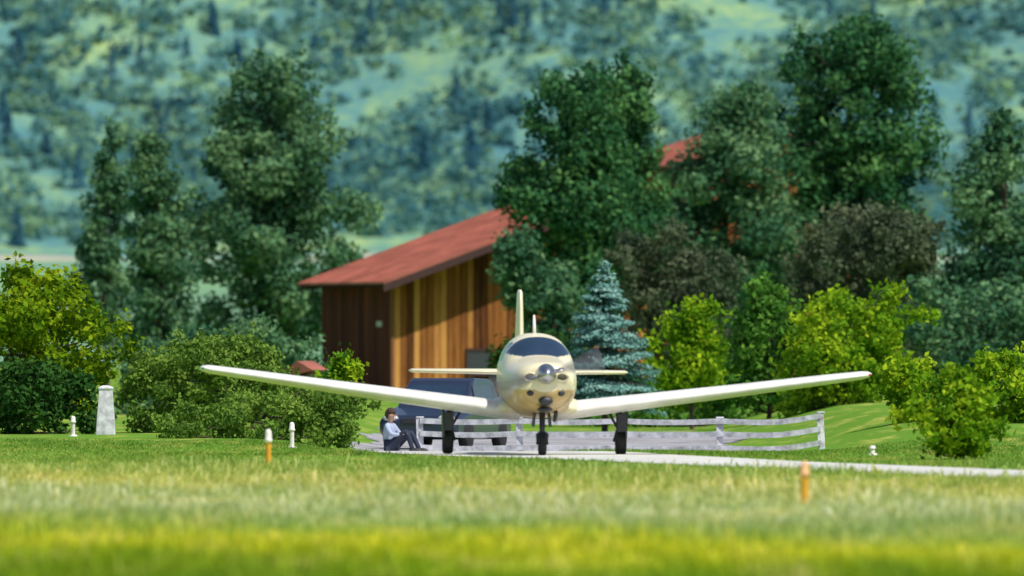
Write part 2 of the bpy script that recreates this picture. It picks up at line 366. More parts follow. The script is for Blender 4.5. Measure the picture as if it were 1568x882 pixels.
tree('willow_shrub',410,[(420,1010,1180),(470,1000,1200),(540,1000,1210),(610,1010,1200)],dk,13,blob=34,leaf=6.5,dens=.2,trunk_w=6)
tree('willow_shrub',370,[(440,1400,1560),(490,1380,1640),(560,1370,1650),(625,1380,1640)],dk2,14,blob=34,leaf=6.5,dens=.22,trunk_w=6)
tree('lime_shrub',330,[(468,1058,1082),(490,1015,1098),(530,1000,1112),(580,998,1120),(620,1010,1110)],yg,15,blob=20,leaf=6,trunk_w=5,dens=.14,gap=.15,rough=.4,spray=2.5)
tree('lime_shrub',325,[(432,1155,1180),(460,1135,1215),(500,1125,1235),(560,1115,1240),(625,1120,1235)],md,16,blob=24,leaf=6,trunk_w=5,dens=.2,rough=.3)
tree('lime_shrub',315,[(445,1275,1370),(475,1225,1402),(510,1195,1408),(555,1180,1400),(600,1185,1390),(635,1200,1380)],yg,17,blob=24,leaf=6,trunk_w=6,dens=.17,gap=.1,rough=.4,spray=2.5)
tree('lime_shrub',262,[(560,1380,1415),(585,1340,1440),(620,1350,1450),(650,1370,1440)],yg,18,blob=20,leaf=6.5,trunk_w=5,dens=.16,gap=.12,rough=.35,spray=2.5)
tree('lime_shrub',258,[(540,1530,1550),(565,1480,1590),(600,1470,1600),(650,1480,1600)],yg,19,blob=20,leaf=6.5,trunk_w=5,dens=.16,gap=.12,rough=.35,spray=2.5)
tree('lime_sapling',196,[(572,1460,1468),(600,1420,1500),(635,1390,1535),(670,1395,1532),(697,1415,1515)],yg,20,blob=17,leaf=7,trunk_w=5,dens=.12,gap=.3,limbs=40,rough=.5,spray=3)
tree('maple_tree',262,[(418,15,45),(440,-25,110),(470,-60,165),(500,-80,185),(550,-80,182),(590,-80,165),(625,-60,150)],yg2,21,blob=30,leaf=6.5,trunk_w=14,dens=.26,rough=.18,lean=-60)
tree('willow_shrub',258,[(560,-60,120),(590,-60,152),(640,-60,160),(666,-60,152)],dkg,22,blob=26,leaf=6,trunk_w=5,spray=.5)  # dark shrub added to stand for the shade under the maple crown
tree('willow_shrub',262,[(520,270,380),(535,215,430),(560,190,480),(600,180,510),(655,185,510)],ol,23,blob=24,leaf=4.5,trunk_w=6,dens=.3,rough=.12,squash=.6)
tree('willow_shrub',246,[(592,420,520),(612,340,560),(640,235,572),(665,220,575),(682,235,570)],ol,24,blob=20,leaf=4.5,trunk_w=6,dens=.3,rough=.12,squash=.6)
tree('willow_shrub',340,[(498,365,415),(515,300,470),(545,170,500),(590,150,540),(630,150,600)],dk2,25,blob=28,leaf=6,dens=.22,trunk_w=6)
tree('lime_shrub',255,[(545,515,530),(560,498,545),(590,490,552),(620,490,560)],yg,26,blob=15,leaf=5.5,trunk_w=4,dens=.2)
tree('willow_shrub',350,[(520,775,860),(550,755,890),(600,745,920),(640,740,910)],dkg,27,blob=26,leaf=6,dens=.22,trunk_w=5)
tree('willow_shrub',340,[(590,860,1180),(605,840,1200),(635,840,1210),(650,850,1200)],md,28,blob=24,leaf=6,trunk_w=5)

def spruce(name,px,top,basepy,hwpx,d,mat,seed):
    rng=np.random.default_rng(seed); s=d/FPX; x0=bx(px,d); z1=bz(top,d); z0=bz(basepy,d); Ht=z1-z0; R=hwpx*s
    P=[];N=[];TO=[];segs=[((x0,d,float(H(x0,d))-.05),(x0,d,z1-.1),0.09,0.015)]
    tiers=15
    for k in range(tiers):
        q=k/(tiers-1); z=z0+Ht*(0.03+0.93*q**0.95); r=R*(1-q)**0.75+0.10
        nbz=int(10+16*(1-q))
        for b in range(nbz):
            a=rng.random()*6.283; rl=r*rng.uniform(.68,1.15); lift=rng.uniform(0.0,.2)
            ca,sa=math.cos(a),math.sin(a); m=int(50+130*rl/R)
            t=rng.random(m)**0.65; zz=z+rng.normal(0,.05)-0.16*rl*t*2+lift*t*t*rl*1.6
            wd=(0.14*rl+.05)*np.sin(np.clip(t,0.1,1)*2.6)
            lat=rng.normal(0,1,m)*wd
            P.append(np.stack([x0+ca*rl*t-sa*lat,d+sa*rl*t+ca*lat,zz+rng.normal(0,.03,m)],1))
            N.append(np.tile([ca*.6,sa*.6,1.0],(m,1))+rng.normal(size=(m,3))*.5); TO.append(np.clip(rng.normal(.5,.16)+.25*(t-.5)+rng.normal(0,.08,m),0,1))
            segs.append(((x0,d,z),(x0+ca*rl*.9,d+sa*rl*.9,z-0.12*rl),.014,.004))
    P=np.concatenate(P);N=np.concatenate(N);TO=np.concatenate(TO)
    V,F=leafset(P,N,rng.uniform(.03,.065,len(P)),rng,0.55)
    TV,TF=tubes_np(segs,5); TF=TF+len(V)
    build(name,np.concatenate([V,TV]),np.concatenate([F,TF]),[mat,bark],mi=np.r_[np.zeros(len(F)),np.ones(len(TF))],tone=np.r_[TO,np.full(len(TF),.5)],loc=(x0,d,0))
spruce('blue_spruce_tree',926,400,618,86,320,bl,31)

# ---------------------------------------------------------------- barns
def wood_mat(name,a,b,c3):
    m,nt,out=new_mat(name); p=nt.nodes.new('ShaderNodeBsdfPrincipled'); tc=nt.nodes.new('ShaderNodeTexCoord')
    mp=nt.nodes.new('ShaderNodeMapping'); mp.inputs['Scale'].default_value=(9,9,.7); nt.links.new(tc.outputs['Object'],mp.inputs[0])
    mp2=nt.nodes.new('ShaderNodeMapping'); mp2.inputs['Scale'].default_value=(1.2,1.2,.35); nt.links.new(tc.outputs['Object'],mp2.inputs[0])
    nz=noise(nt,1,mp.outputs[0],5,.7); nb_=noise(nt,1,mp2.outputs[0],3,.6); t=tone_attr(nt)
    f=mth(nt,'ADD',mth(nt,'ADD',mth(nt,'MULTIPLY',nz,.4),mth(nt,'MULTIPLY',t,.38)),mth(nt,'MULTIPLY',nb_,.3))
    nt.links.new(ramp(nt,[(.32,a),(.54,b),(.76,c3)],f),p.inputs['Base Color']); p.inputs['Roughness'].default_value=.85
    p.inputs['Specular IOR Level'].default_value=.2
    nt.links.new(p.outputs[0],out.inputs[0]); return m
wood=wood_mat('board_siding_mat',(.085,.028,.010),(.29,.11,.026),(.60,.29,.08))
woodd=wood_mat('shaded_siding_mat',(.05,.014,.012),(.12,.032,.020),(.22,.06,.03))  # same boards in a darker colour, shade of the side wall painted in
wood2=wood_mat('lodge_wood_mat',(.14,.05,.02),(.28,.10,.035),(.42,.16,.05))
roofm=prin('red_metal_roof_mat',(.37,.125,.088),.6,var=.22,nscale=1.0,spec=.3)
trim=prin('dark_trim_mat',(.05,.02,.018),.8)
glassd=prin('dark_glass_mat',(.03,.04,.06),.08,var=.05,spec=.8)
pale=prin('pale_metal_mat',(.5,.48,.42),.5)
wood_c=prin('corner_board_mat',(.2,.08,.03),.8)
def barn(name,wx,d,theta,L,Wh,zeave,pitch,o,g,gb,woodm,seed,detail=True,ribs=True):
    rng=np.random.default_rng(seed); e=empty(name,(wx,d,0),theta)
    def boards(which,mat,nm):
        V=[];F=[];T=[]
        def board(c,sz,tone,topslope=0):
            n=len(V); hx,hy=sz[0]/2,sz[1]/2; x,y=c[0],c[1]
            for (dx,dy,z) in ((-1,-1,c[2]),(1,-1,c[2]),(1,1,c[2]),(-1,1,c[2]),(-1,-1,sz[2]-topslope*hx),(1,-1,sz[2]+topslope*hx),(1,1,sz[2]+topslope*hx),(-1,1,sz[2]-topslope*hx)):
                V.append((x+dx*hx,y+dy*hy,z))
            for f in ((0,3,2,1),(4,5,6,7),(0,1,5,4),(1,2,6,5),(2,3,7,6),(3,0,4,7)): F.append([n+i for i in f]); T.append(tone)
        bw=0.26; W=2*Wh
        if which=='gable':
            x=0.0
            while x<W-0.01:
                xx=x+bw/2; zt=zeave+pitch*(xx if xx<Wh else W-xx); sl=pitch if xx<Wh else -pitch
                tn=float(np.clip(rng.normal(.5,.3),0,1)); wv=bw-rng.uniform(.015,.06); dp=rng.uniform(0,.04)
                board((xx,0.0-dp/2,-.3),(wv,.05+dp,zt-.03),tn,sl); board((xx,L,-.3),(wv,.05,zt-.03),tn,sl); x+=bw
        else:
            y=0.04
            while y<L-.05:
                tn=float(np.clip(rng.normal(.4,.2),0,1)); dp=rng.uniform(0,.03)
                board((0-dp/2,y+bw/2,-.3),(.05+dp,bw-.03,zeave-.03),tn); board((W,y+bw/2,-.3),(.05,bw-.03,zeave-.03),tn); y+=bw
        o1=build(nm,V,F,[mat],tone=T); o1.parent=e
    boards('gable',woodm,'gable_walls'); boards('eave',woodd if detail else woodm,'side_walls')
    W=2*Wh
    core=Acc()
    core.V=[(.04,.04,-.3),(W-.04,.04,-.3),(W-.04,L-.04,-.3),(.04,L-.04,-.3),(.04,.04,zeave-.06),(W-.04,.04,zeave-.06),(W-.04,L-.04,zeave-.06),(.04,L-.04,zeave-.06),(Wh,.04,zeave+pitch*Wh-.08),(Wh,L-.04,zeave+pitch*Wh-.08)]
    core.F=[(0,1,5,8,4),(3,7,9,6,2),(0,4,7,3),(1,2,6,5),(4,8,9,7),(5,6,9,8)]; core.obj('frame_core',trim,e)
    th=.09
    rf=Acc()
    za=zeave-pitch*o; zr=zeave+pitch*Wh
    for sx in (0,1):
        xa=-o if sx==0 else W+o
        rf.hexa([(xa,-g,za+.02),(Wh,-g,zr+.02),(Wh,L+gb,zr+.02),(xa,L+gb,za+.02),(xa,-g,za+.02+th),(Wh,-g,zr+.02+th),(Wh,L+gb,zr+.02+th),(xa,L+gb,za+.02+th)])
        if ribs:
            yy=-g+.05
            while yy<L+gb:
                rf.hexa([(xa,yy,za+th+.02),(Wh,yy,zr+th+.02),(Wh,yy+.035,zr+th+.02),(xa,yy+.035,za+th+.02),(xa,yy,za+th+.06),(Wh,yy,zr+th+.06),(Wh,yy+.035,zr+th+.06),(xa,yy+.035,za+th+.06)]); yy+=.42
    rf.tube([(Wh,-g,zr+th+.05),(Wh,L+gb,zr+th+.05)],[.09,.09],8)
    rf.obj('roof',roofm,e)
    tr=Acc()
    for (xa,xb,z1,z2) in ((-o,Wh,za,zr),(Wh,W+o,zr,za)):
        tr.hexa([(xa,-g-.03,z1-.26),(xb,-g-.03,z2-.26),(xb,-g+.02,z2-.26),(xa,-g+.02,z1-.26),(xa,-g-.03,z1+.015),(xb,-g-.03,z2+.015),(xb,-g+.02,z2+.015),(xa,-g+.02,z1+.015)])
    yy=-g+.3
    while yy<L+gb:
        tr.hexa([(-o+.03,yy,za-.13),(-.03,yy,zeave-.13),(-.03,yy+.08,zeave-.13),(-o+.03,yy+.08,za-.13),(-o+.03,yy,za+.01),(-.03,yy,zeave+.01),(-.03,yy+.08,zeave+.01),(-o+.03,yy+.08,za+.01)]); yy+=.6
    for xx in (0.8,2.8,4.8,6.8):
        zz=zeave+pitch*xx; tr.box((xx,-g/2-.02,zz-.11),(.12,g-.08,.16))
    tr.obj('rafters_and_barge_board',trim,e)
    if detail:
        dt=Acc(); dt.box((-.05,1.35,2.75),(.06,.55,.2)); dt.obj('electric_box',pale,e)
        w=Acc(); w.box((3.3,-.09,1.35),(.85,.05,.8)); w.box((5.6,-.09,1.5),(1.1,.05,2.6)); w.obj('window_and_door',glassd,e)
        f=Acc()
        for (cx_,cz_,ww_,hh_) in ((3.3,1.35,.85,.8),(5.6,1.5,1.1,2.6)):
            f.box((cx_-ww_/2-.06,-.10,cz_),(.1,.08,hh_+.2)); f.box((cx_+ww_/2+.06,-.10,cz_),(.1,.08,hh_+.2)); f.box((cx_,-.115,cz_+hh_/2+.06),(ww_+.02,.08,.1)); f.box((cx_,-.115,cz_-hh_/2-.06),(ww_+.02,.08,.1))
        f.obj('frames',trim,e)
        c=Acc(); c.box((-.05,-.07,2.0),(.12,.12,4.7)); c.obj('corner_post',wood_c,e)
    return e
dB=450
barn('wooden_barn',bx(602,dB),dB,math.radians(20),7.7,7.9,4.47,.355,.85,1.35,.6,wood,3)
barn('timber_lodge',bx(1040,540),540,math.radians(22),7,4.4,10.0,.30,.7,.7,.6,wood2,4,detail=False)
e=empty('garden_shed',(bx(462,300),300,0),math.radians(-25)); a=Acc(); a.box((0,0,.55),(.75,.7,1.1)); a.obj('walls',wood_c,e)
a=Acc(); a.hexa([(-.5,-.45,1.02),(.5,-.45,1.28),(.5,.45,1.28),(-.5,.45,1.02),(-.5,-.45,1.08),(.1,-.45,1.5),(.1,.45,1.5),(-.5,.45,1.08)]); a.obj('roof',roofm,e)

# ---------------------------------------------------------------- airplane
cream=prin('cream_paint_mat',(.82,.74,.50),.3,var=.05,nscale=2,coat=.3)
white=prin('white_paint_mat',(.80,.77,.73),.38,var=.10,nscale=2.5,coat=.2)
tan=prin('tan_reflection_paint_mat',(.60,.42,.16),.4,var=.2,nscale=3,coat=.2)  # tan lower paint, with the grass reflection put into its colour
darkm=prin('dark_gear_mat',(.03,.032,.04),.5)
inl=prin('inlet_shadow_mat',(.10,.085,.06),.7)
rubber=prin('tyre_rubber_mat',(.015,.015,.016),.85)
chrome=prin('spinner_metal_mat',(.50,.51,.55),.35,metal=1,var=.05)
glassp=prin('windshield_mat',(.02,.04,.075),.06,var=.1,spec=.9)
lampm=prin('headlight_mat',(.65,.66,.68),.15,spec=.9)
redl=prin('red_lens_mat',(.5,.02,.02),.2); grnl=prin('green_lens_mat',(.02,.35,.1),.2)
PX,PD=bx(833,203),202.2
plane=empty('small_airplane',(PX+.02,PD,0.01)); plane.rotation_euler=(0,math.radians(.55),math.radians(3.9))
ST=np.array([(0,.27,1.27,1.45,1.04),(.04,.38,1.25,1.50,.94),(.15,.46,1.23,1.53,.85),(.45,.53,1.22,1.56,.76),(.9,.57,1.22,1.60,.69),(1.35,.60,1.22,1.64,.64),
 (1.55,.61,1.24,1.72,.62),(1.95,.62,1.26,1.94,.60),(2.3,.62,1.27,2.01,.60),(2.8,.62,1.27,2.02,.60),(3.4,.59,1.27,1.97,.64),(4.2,.47,1.27,1.80,.76),(5.2,.31,1.29,1.62,.96),(6.2,.19,1.33,1.53,1.14),(7.2,.07,1.38,1.46,1.32),(7.3,.02,1.39,1.41,1.37)])
yy=np.concatenate([np.linspace(0,.2,12)[:-1],np.arange(.2,3.9,.025),np.arange(3.9,7.31,.1)])
def sm(col):
    v=np.interp(yy,ST[:,0],ST[:,col]); o_=v.copy()
    for i in range(len(yy)):
        if .3<yy[i]<7.0:
            ww=np.exp(-((yy-yy[i])/.12)**2); ww*=np.gradient(yy); o_[i]=(v*ww).sum()/ww.sum()
    return o_
hw,zc,zt,zb=sm(1),sm(2),sm(3),sm(4); K=96
rings=[];
for i,y in enumerate(yy):
    r=[]
    for j in range(K):
        a=2*math.pi*j/K; ca,sa=math.cos(a),math.sin(a); e2=2/2.35
        x=hw[i]*math.copysign(abs(ca)**e2,ca); z=zc[i]+(zt[i]-zc[i] if sa>0 else zc[i]-zb[i])*math.copysign(abs(sa)**e2,sa)
        r.append((x,y,z))
    rings.append(r)
a=Acc(); a.loft(rings)
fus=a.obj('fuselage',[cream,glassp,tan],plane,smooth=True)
for p in fus.data.polygons:
    x,y,z=p.center
    zl=1.60+ (0.06*(abs(x)/.5)**2)
    if 1.36<y<2.02 and z>zl and z<1.955-.35*abs(x)**2.2 and abs(x)<.52 and abs(x)>.012: p.material_index=1
    elif abs(x)>.40 and 1.53<z<1.86 and (2.08<y<2.72 or 2.80<y<3.45): p.material_index=1
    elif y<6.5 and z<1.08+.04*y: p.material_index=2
a=Acc()
for sx in (-1,1): a.ell((sx*.265,-.0,1.29),(.085,.025,.05))
a.obj('cowl_inlets',inl,plane,smooth=True)
a=Acc(); a.ell((0.0,.03,.90),(.12,.06,.07)); a.ell((.0,.20,.76),(.13,.14,.05)); a.obj('chin_intake',darkm,plane,smooth=True)
a=Acc()
for sx in (-1,1): a.ell((sx*.25,.055,1.03),(.065,.06,.055))
a.obj('landing_lights',darkm,plane,smooth=True)
a=Acc()
for sx in (-1,1):
    a.tube([(sx*.265+.1*math.cos(t),-.005,1.29+.065*math.sin(t)) for t in np.linspace(0,2*math.pi,17)],[.014]*17,6)
a.obj('inlet_rims',cream,plane,smooth=True)
a=Acc(); prof=[(-.34,.01),(-.32,.045),(-.26,.09),(-.16,.135),(-.05,.165),(.01,.17)]
a.loft([[(r*math.cos(2*math.pi*j/24),y,1.34+r*math.sin(2*math.pi*j/24)) for j in range(24)] for y,r in prof]); a.obj('spinner',chrome,plane,smooth=True)
# spinning propeller: blade roots plus the swept, half-transparent motion fans
pa=math.radians(17)
a=Acc()
for k in (0,1):
    an=pa+k*math.pi; ca,sa=math.cos(an),math.sin(an); rg=[]
    for r,ch,tw in ((.12,.045,50),(.22,.05,42),(.30,.03,38)):
        t=math.radians(tw); ring=[]
        for q in range(8):
            u=math.cos(q*math.pi/4)*ch; v=math.sin(q*math.pi/4)*.012
            tt=u*math.cos(t)-v*math.sin(t); yv=u*math.sin(t)+v*math.cos(t)
            ring.append((r*ca-tt*sa,-.12+yv,1.34+r*sa+tt*ca))
        rg.append(ring)
    a.loft(rg)
a.obj('propeller_hub_roots',prin('prop_blade_mat',(.25,.26,.28),.4,metal=.3),plane,smooth=True)
m,nt,out=new_mat('prop_motion_mat'); t1=nt.nodes.new('ShaderNodeBsdfTransparent'); d1=nt.nodes.new('ShaderNodeBsdfDiffuse'); d1.inputs[0].default_value=(.15,.155,.19,1)
mx=nt.nodes.new('ShaderNodeMixShader'); mx.inputs[0].default_value=.24; nt.links.new(t1.outputs[0],mx.inputs[1]); nt.links.new(d1.outputs[0],mx.inputs[2]); nt.links.new(mx.outputs[0],out.inputs[0])
V=[];F=[]
for lay,(w_,yo) in enumerate(((.50,-.12),(.38,-.124),(.27,-.128),(.18,-.132))):
    for k in (0,1):
        n0=len(V)
        for i in range(9):
            an=pa-.02+k*math.pi+(i/8-.5)*w_
            V.append((.2*math.cos(an),yo,1.34+.2*math.sin(an))); V.append((.95*math.cos(an),yo,1.34+.95*math.sin(an)))
        for i in range(8): F.append((n0+2*i,n0+2*i+1,n0+2*i+3,n0+2*i+2))
pyobj('propeller_motion',V,F,m,plane)
def foil(x,yle,z,chord,th,inc,n=14,camber=.02):
    up=[];lo=[]
    for i in range(n+1):
        c_=(1-math.cos(math.pi*i/n))/2
        t=5*th*(.2969*math.sqrt(c_)-.126*c_-.3516*c_**2+.2843*c_**3-.1036*c_**4); cm=camber*4*c_*(1-c_)
        up.append((c_,cm+t)); lo.append((c_,cm-t))
    pts=up[::-1]+lo[1:-1]; R=[]
    for c_,t in pts:
        yy_=c_*chord; zz_=t*chord
        R.append((x,yle+yy_*math.cos(inc)+zz_*math.sin(inc),z-yy_*math.sin(inc)+zz_*math.cos(inc)))
    return R
for sx,nm in ((-1,'left'),(1,'right')):
    rg=[]
    for x,yle,z,ch,th in ((.3,1.75,.70,1.85,.17),(.62,1.82,.745,1.78,.17),(1.6,1.88,.87,1.62,.165),(3.2,1.95,1.07,1.38,.16),(4.8,2.0,1.28,1.14,.15),(5.42,2.03,1.36,1.02,.14),(5.53,2.10,1.375,.85,.12),(5.58,2.25,1.385,.5,.07)):
        rg.append(foil(sx*x,yle,z,ch,th,math.radians(2.6)))
    a=Acc(); a.loft(rg); a.obj(nm+'_wing',white,plane,smooth=True)
    rg=[foil(sx*x,yle,z,ch,th,math.radians(-1),camber=0) for x,yle,z,ch,th in ((.05,6.15,1.36,.95,.11),(.9,6.3,1.365,.78,.11),(1.80,6.45,1.37,.6,.11),(1.85,6.55,1.37,.4,.08))]
    a=Acc(); a.loft(rg); a.obj(nm+'_tailplane',cream,plane,smooth=True)
    a=Acc(); a.ell((sx*5.53,2.14,1.375),(.035,.06,.02)); a.obj(nm+'_nav_light',redl if sx>0 else grnl,plane,smooth=True)
rg=[]
for z,yle,ch,th in ((1.40,5.75,1.35,.10),(1.60,6.05,1.1,.10),(2.0,6.12,.92,.11),(2.45,6.2,.75,.11),(2.70,6.25,.62,.11),(2.755,6.33,.45,.08)):
    R=[]
    for i in range(28):
        t=2*math.pi*i/28; c_=(1-math.cos(t))/2; s_=math.sin(t)
        R.append((s_*th*ch*.85*(1-c_*.5),yle+c_*ch,z))
    rg.append(R)
a=Acc(); a.loft(rg); a.obj('tail_fin',cream,plane,smooth=True)
a=Acc()
for sx in (-1,1): a.ell((sx*.5,2.5,.78),(.28,.85,.18))
a.obj('wing_root_fairing',cream,plane,smooth=True)
a=Acc(); a.tube([(-.02,2.55,2.0),(-.02,2.62,2.15),(-.02,2.68,2.31)],[.03,.026,.018],8); a.ell((0.02,3.5,1.97),(.03,.06,.05)); a.obj('antenna',white,plane,smooth=True)
def wheel(c,R_,w_,nm):
    a=Acc(); prof=[(-.5,.55),(-.5,.85),(-.38,.97),(-.15,1),(.15,1),(.38,.97),(.5,.85),(.5,.55)]
    a.loft([[(c[0]+px_*w_,c[1]+R_*rr_*math.cos(2*math.pi*j/28),c[2]+R_*rr_*math.sin(2*math.pi*j/28)) for j in range(28)] for px_,rr_ in prof]); a.obj(nm+'_tyre',rubber,plane,smooth=True)
    a=Acc(); a.loft([[(c[0]+px_*w_,c[1]+R_*rr_*math.cos(2*math.pi*j/20),c[2]+R_*rr_*math.sin(2*math.pi*j/20)) for j in range(20)] for px_,rr_ in ((-.53,.2),(-.52,.5),(.52,.5),(.53,.2))]); a.obj(nm+'_hub',darkm,plane,smooth=True)
for sx,nm in ((-1,'left'),(1,'right')):
    x=sx*1.44; wheel((x,2.62,.205),.205,.17,nm+'_main')
    a=Acc(); a.tube([(x-sx*.04,2.55,.86),(x-sx*.03,2.6,.45),(x-sx*.10,2.62,.22)],[.06,.05,.04]); a.tube([(x-sx*.1,2.62,.205),(x+sx*.08,2.62,.205)],[.03,.03]); a.tube([(x-sx*.25,2.6,.78),(x-sx*.04,2.62,.42)],[.022,.022])
    a.obj(nm+'_main_strut',darkm,plane,smooth=True)
    a=Acc(); a.box((x+sx*.08,2.6,.50),(.03,.42,.46),Matrix.Rotation(sx*.04,3,'Y')); a.box((x,2.36,.54),(.16,.03,.30)); a.obj(nm+'_gear_door',darkm,plane,bevel=.01)
wheel((0,.72,.18),.18,.125,'nose')
a=Acc(); a.tube([(0,.85,.8),(0,.78,.45),(0,.76,.36)],[.05,.045,.04]); 
for sx in (-1,1): a.tube([(sx*.0,.76,.40),(sx*.085,.75,.34),(sx*.085,.72,.18)],[.03,.025,.02])
a.tube([(0,1.15,.68),(0,.8,.48)],[.02,.02]); a.obj('nose_strut',darkm,plane,smooth=True)
a=Acc(); 
for sx in (-1,1): a.box((sx*.13,.95,.58),(.02,.5,.22),Matrix.Rotation(-sx*.1,3,'Y'))
a.obj('nose_gear_doors',darkm,plane,bevel=.006)
a=Acc(); a.tube([(.22,.75,.72),(.22,.85,.62),(.22,1.0,.58)],[.035]*3); a.obj('exhaust_pipe',darkm,plane,smooth=True)

# ---------------------------------------------------------------- fence
fw=prin('white_fence_paint_mat',(.62,.62,.66),.7,var=.3)
e=empty('white_rail_fence',(0,0,0)); 
def fpt(x): return 250-0.3*x
rg_=np.random.default_rng(8)
xsf=-1.87+np.arange(5)*2.02
posts=Acc(); rails=Acc()
for x in xsf:
    y=fpt(x); z=float(H(x,y)); posts.box((x,y,z+.36),(.14,.13,.76),Matrix.Rotation(rg_.normal(0,.02),3,'Y')); posts.box((x,y,z+.75),(.16,.16,.03))
for i in range(len(xsf)-1):
    for zr_ in (.14,.42,.68):
        n_=5
        for q in range(n_):
            x0=xsf[i]+(xsf[i+1]-xsf[i])*q/n_; x1=xsf[i]+(xsf[i+1]-xsf[i])*(q+1)/n_; sg=lambda u:-.03*math.sin(math.pi*u)+.0
            y0,y1=fpt(x0)-.08,fpt(x1)-.08; z0,z1=float(H(x0,y0))+zr_+sg(q/n_),float(H(x1,y1))+zr_+sg((q+1)/n_)
            rails.hexa([(x0,y0-.02,z0-.055),(x1,y1-.02,z1-.055),(x1,y1+.015,z1-.055),(x0,y0+.015,z0-.055),(x0,y0-.02,z0+.055),(x1,y1-.02,z1+.055),(x1,y1+.015,z1+.055),(x0,y0+.015,z0+.055)])
posts.obj('posts',fw,e,bevel=.008); rails.obj('rails',fw,e)

# ---------------------------------------------------------------- runway edge lights
amber=prin('amber_paint_mat',(.75,.36,.02),.5,var=.1); whitep=prin('white_plastic_mat',(.8,.76,.70),.4)
amber2=prin('amber_lens_mat',(.75,.42,.20),.35)
def marker(px,py,toppy,amb=True):
    d=FPX*CH/(py-540.0); x=bx(px,d); h=(py-toppy)/FPX*d; z=float(H(x,d))
    e=empty('runway_edge_light',(x,d,z)); a=Acc()
    r=.042
    a.tube([(0,0,-.03),(0,0,h*.66)],[r,r*.95],14); a.tube([(0,0,0.0),(0,0,.03)],[.09,.08],14); a.obj('stake',amber if amb else whitep,e,smooth=False)
    a=Acc(); a.loft([[(rr*math.cos(2*math.pi*j/14),rr*math.sin(2*math.pi*j/14),zz) for j in range(14)] for zz,rr in ((h*.64,.05),(h*.70,.06),(h*.74,.058),(h*.76,.048),(h*.9,.048),(h*.97,.036),(h,.012))]); a.obj('lens',whitep if px!=1232 else amber2,e,smooth=True)
marker(411,716,657); marker(1232,774,706); marker(447,682,642,False); marker(112,668,637,False); marker(1336,697,682,False)
d=256; x=bx(162,d); e=empty('white_gate_post',(x,d,0)); a=Acc()
a.loft([[(cx_*w_,cy_*w_,z_) for cx_,cy_ in ((-1,-1),(1,-1),(1,1),(-1,1))] for z_,w_ in ((-.05,.20),(.3,.185),(.6,.16),(.92,.14),(.94,.155),(.98,.155),(1.02,.06))]); a.obj('post',fw,e,bevel=.015)

# ---------------------------------------------------------------- parked car
carp=prin('dark_blue_car_paint_mat',(.018,.026,.055),.3,coat=.6,var=.05)
CX=bx(682,262)
e=empty('parked_car',(CX,262,float(H(CX,262)))); e.rotation_euler=(0,0,math.radians(-15))
a=Acc()
sec=[(-2.2,.35,.62,.80),(-2.1,.28,.74,.86),(-1.3,.24,.88,.90),(-.9,.22,.93,.90),(1.5,.22,.96,.90),(2.1,.26,.92,.88),(2.2,.35,.80,.82)]
a.loft([[(-w_,y,b+.1),(-w_+.08,y,b),(w_-.08,y,b),(w_,y,b+.1),(w_,y,t_-.12),(w_-.10,y,t_),(-w_+.10,y,t_),(-w_,y,t_-.12)] for y,b,t_,w_ in sec]); a.obj('body',carp,e,bevel=.03)
a=Acc(); a.loft([[(-w_,y,.90),(w_,y,.90),(w_*.86,y2,t_),(-w_*.86,y2,t_)] for y,y2,t_,w_ in ((-1.05,-.35,1.47,.78),(-.2,-.2,1.52,.80),(1.1,1.0,1.50,.80),(1.75,1.4,1.42,.78))]); a.obj('roof_and_pillars',carp,e,bevel=.03)
a=Acc(); a.hexa([(-.66,-.97,.96),(.66,-.97,.96),(.66,-.9,.96),(-.66,-.9,.96),(-.60,-.49,1.38),(.60,-.49,1.38),(.60,-.42,1.38),(-.60,-.42,1.38)])
for sx in (-1,1): a.box((sx*.745,.35,1.17),(.05,1.7,.36),Matrix.Rotation(-sx*.19,3,'Y'))
a.obj('windows',glassp,e)
a=Acc()
for sx in (-1,1): a.ell((sx*.60,-2.17,.68),(.17,.06,.07))
a.obj('headlights',lampm,e,smooth=True)
a=Acc(); a.box((0,-2.2,.62),(.72,.04,.12)); a.obj('grille',darkm,e,bevel=.01)
a=Acc()
for sx in (-1,1):
    for y in (-1.35,1.35): a.loft([[(sx*.82+q_*.1,y+.33*r_*math.cos(2*math.pi*j/20),.33+.33*r_*math.sin(2*math.pi*j/20)) for j in range(20)] for q_,r_ in ((-1,.9),(-.8,1),(.8,1),(1,.9))])
a.obj('wheels',rubber,e,smooth=True)

# ---------------------------------------------------------------- person seated low beside the taxiway
skin=prin('skin_mat',(.46,.25,.19),.55); shirt=prin('pale_shirt_mat',(.36,.42,.58),.8); jeans=prin('dark_jeans_mat',(.02,.028,.06),.85); hair=prin('hair_mat',(.05,.03,.02),.8); shoe=prin('shoe_mat',(.04,.04,.04),.6)
dp=223; ex=bx(597,dp); pe=empty('seated_person',(ex,dp,float(H(ex,dp)))); pe.scale=(.95,.95,.95); pe.rotation_euler=(0,0,math.radians(-22))
def skinned(name,verts,edges,radii,mat,sub=2):
    me=bpy.data.meshes.new(name); me.from_pydata(verts,edges,[]); me.materials.append(mat)
    o=bpy.data.objects.new(name,me); scene.collection.objects.link(o); o.parent=pe
    s_=o.modifiers.new('skin','SKIN'); s_.use_smooth_shade=True
    for i,r in enumerate(radii):
        me.skin_vertices[0].data[i].radius=(r,r) if not isinstance(r,tuple) else r
    me.skin_vertices[0].data[0].use_root=True
    sb=o.modifiers.new('sub','SUBSURF'); sb.levels=sub; sb.render_levels=sub; return o
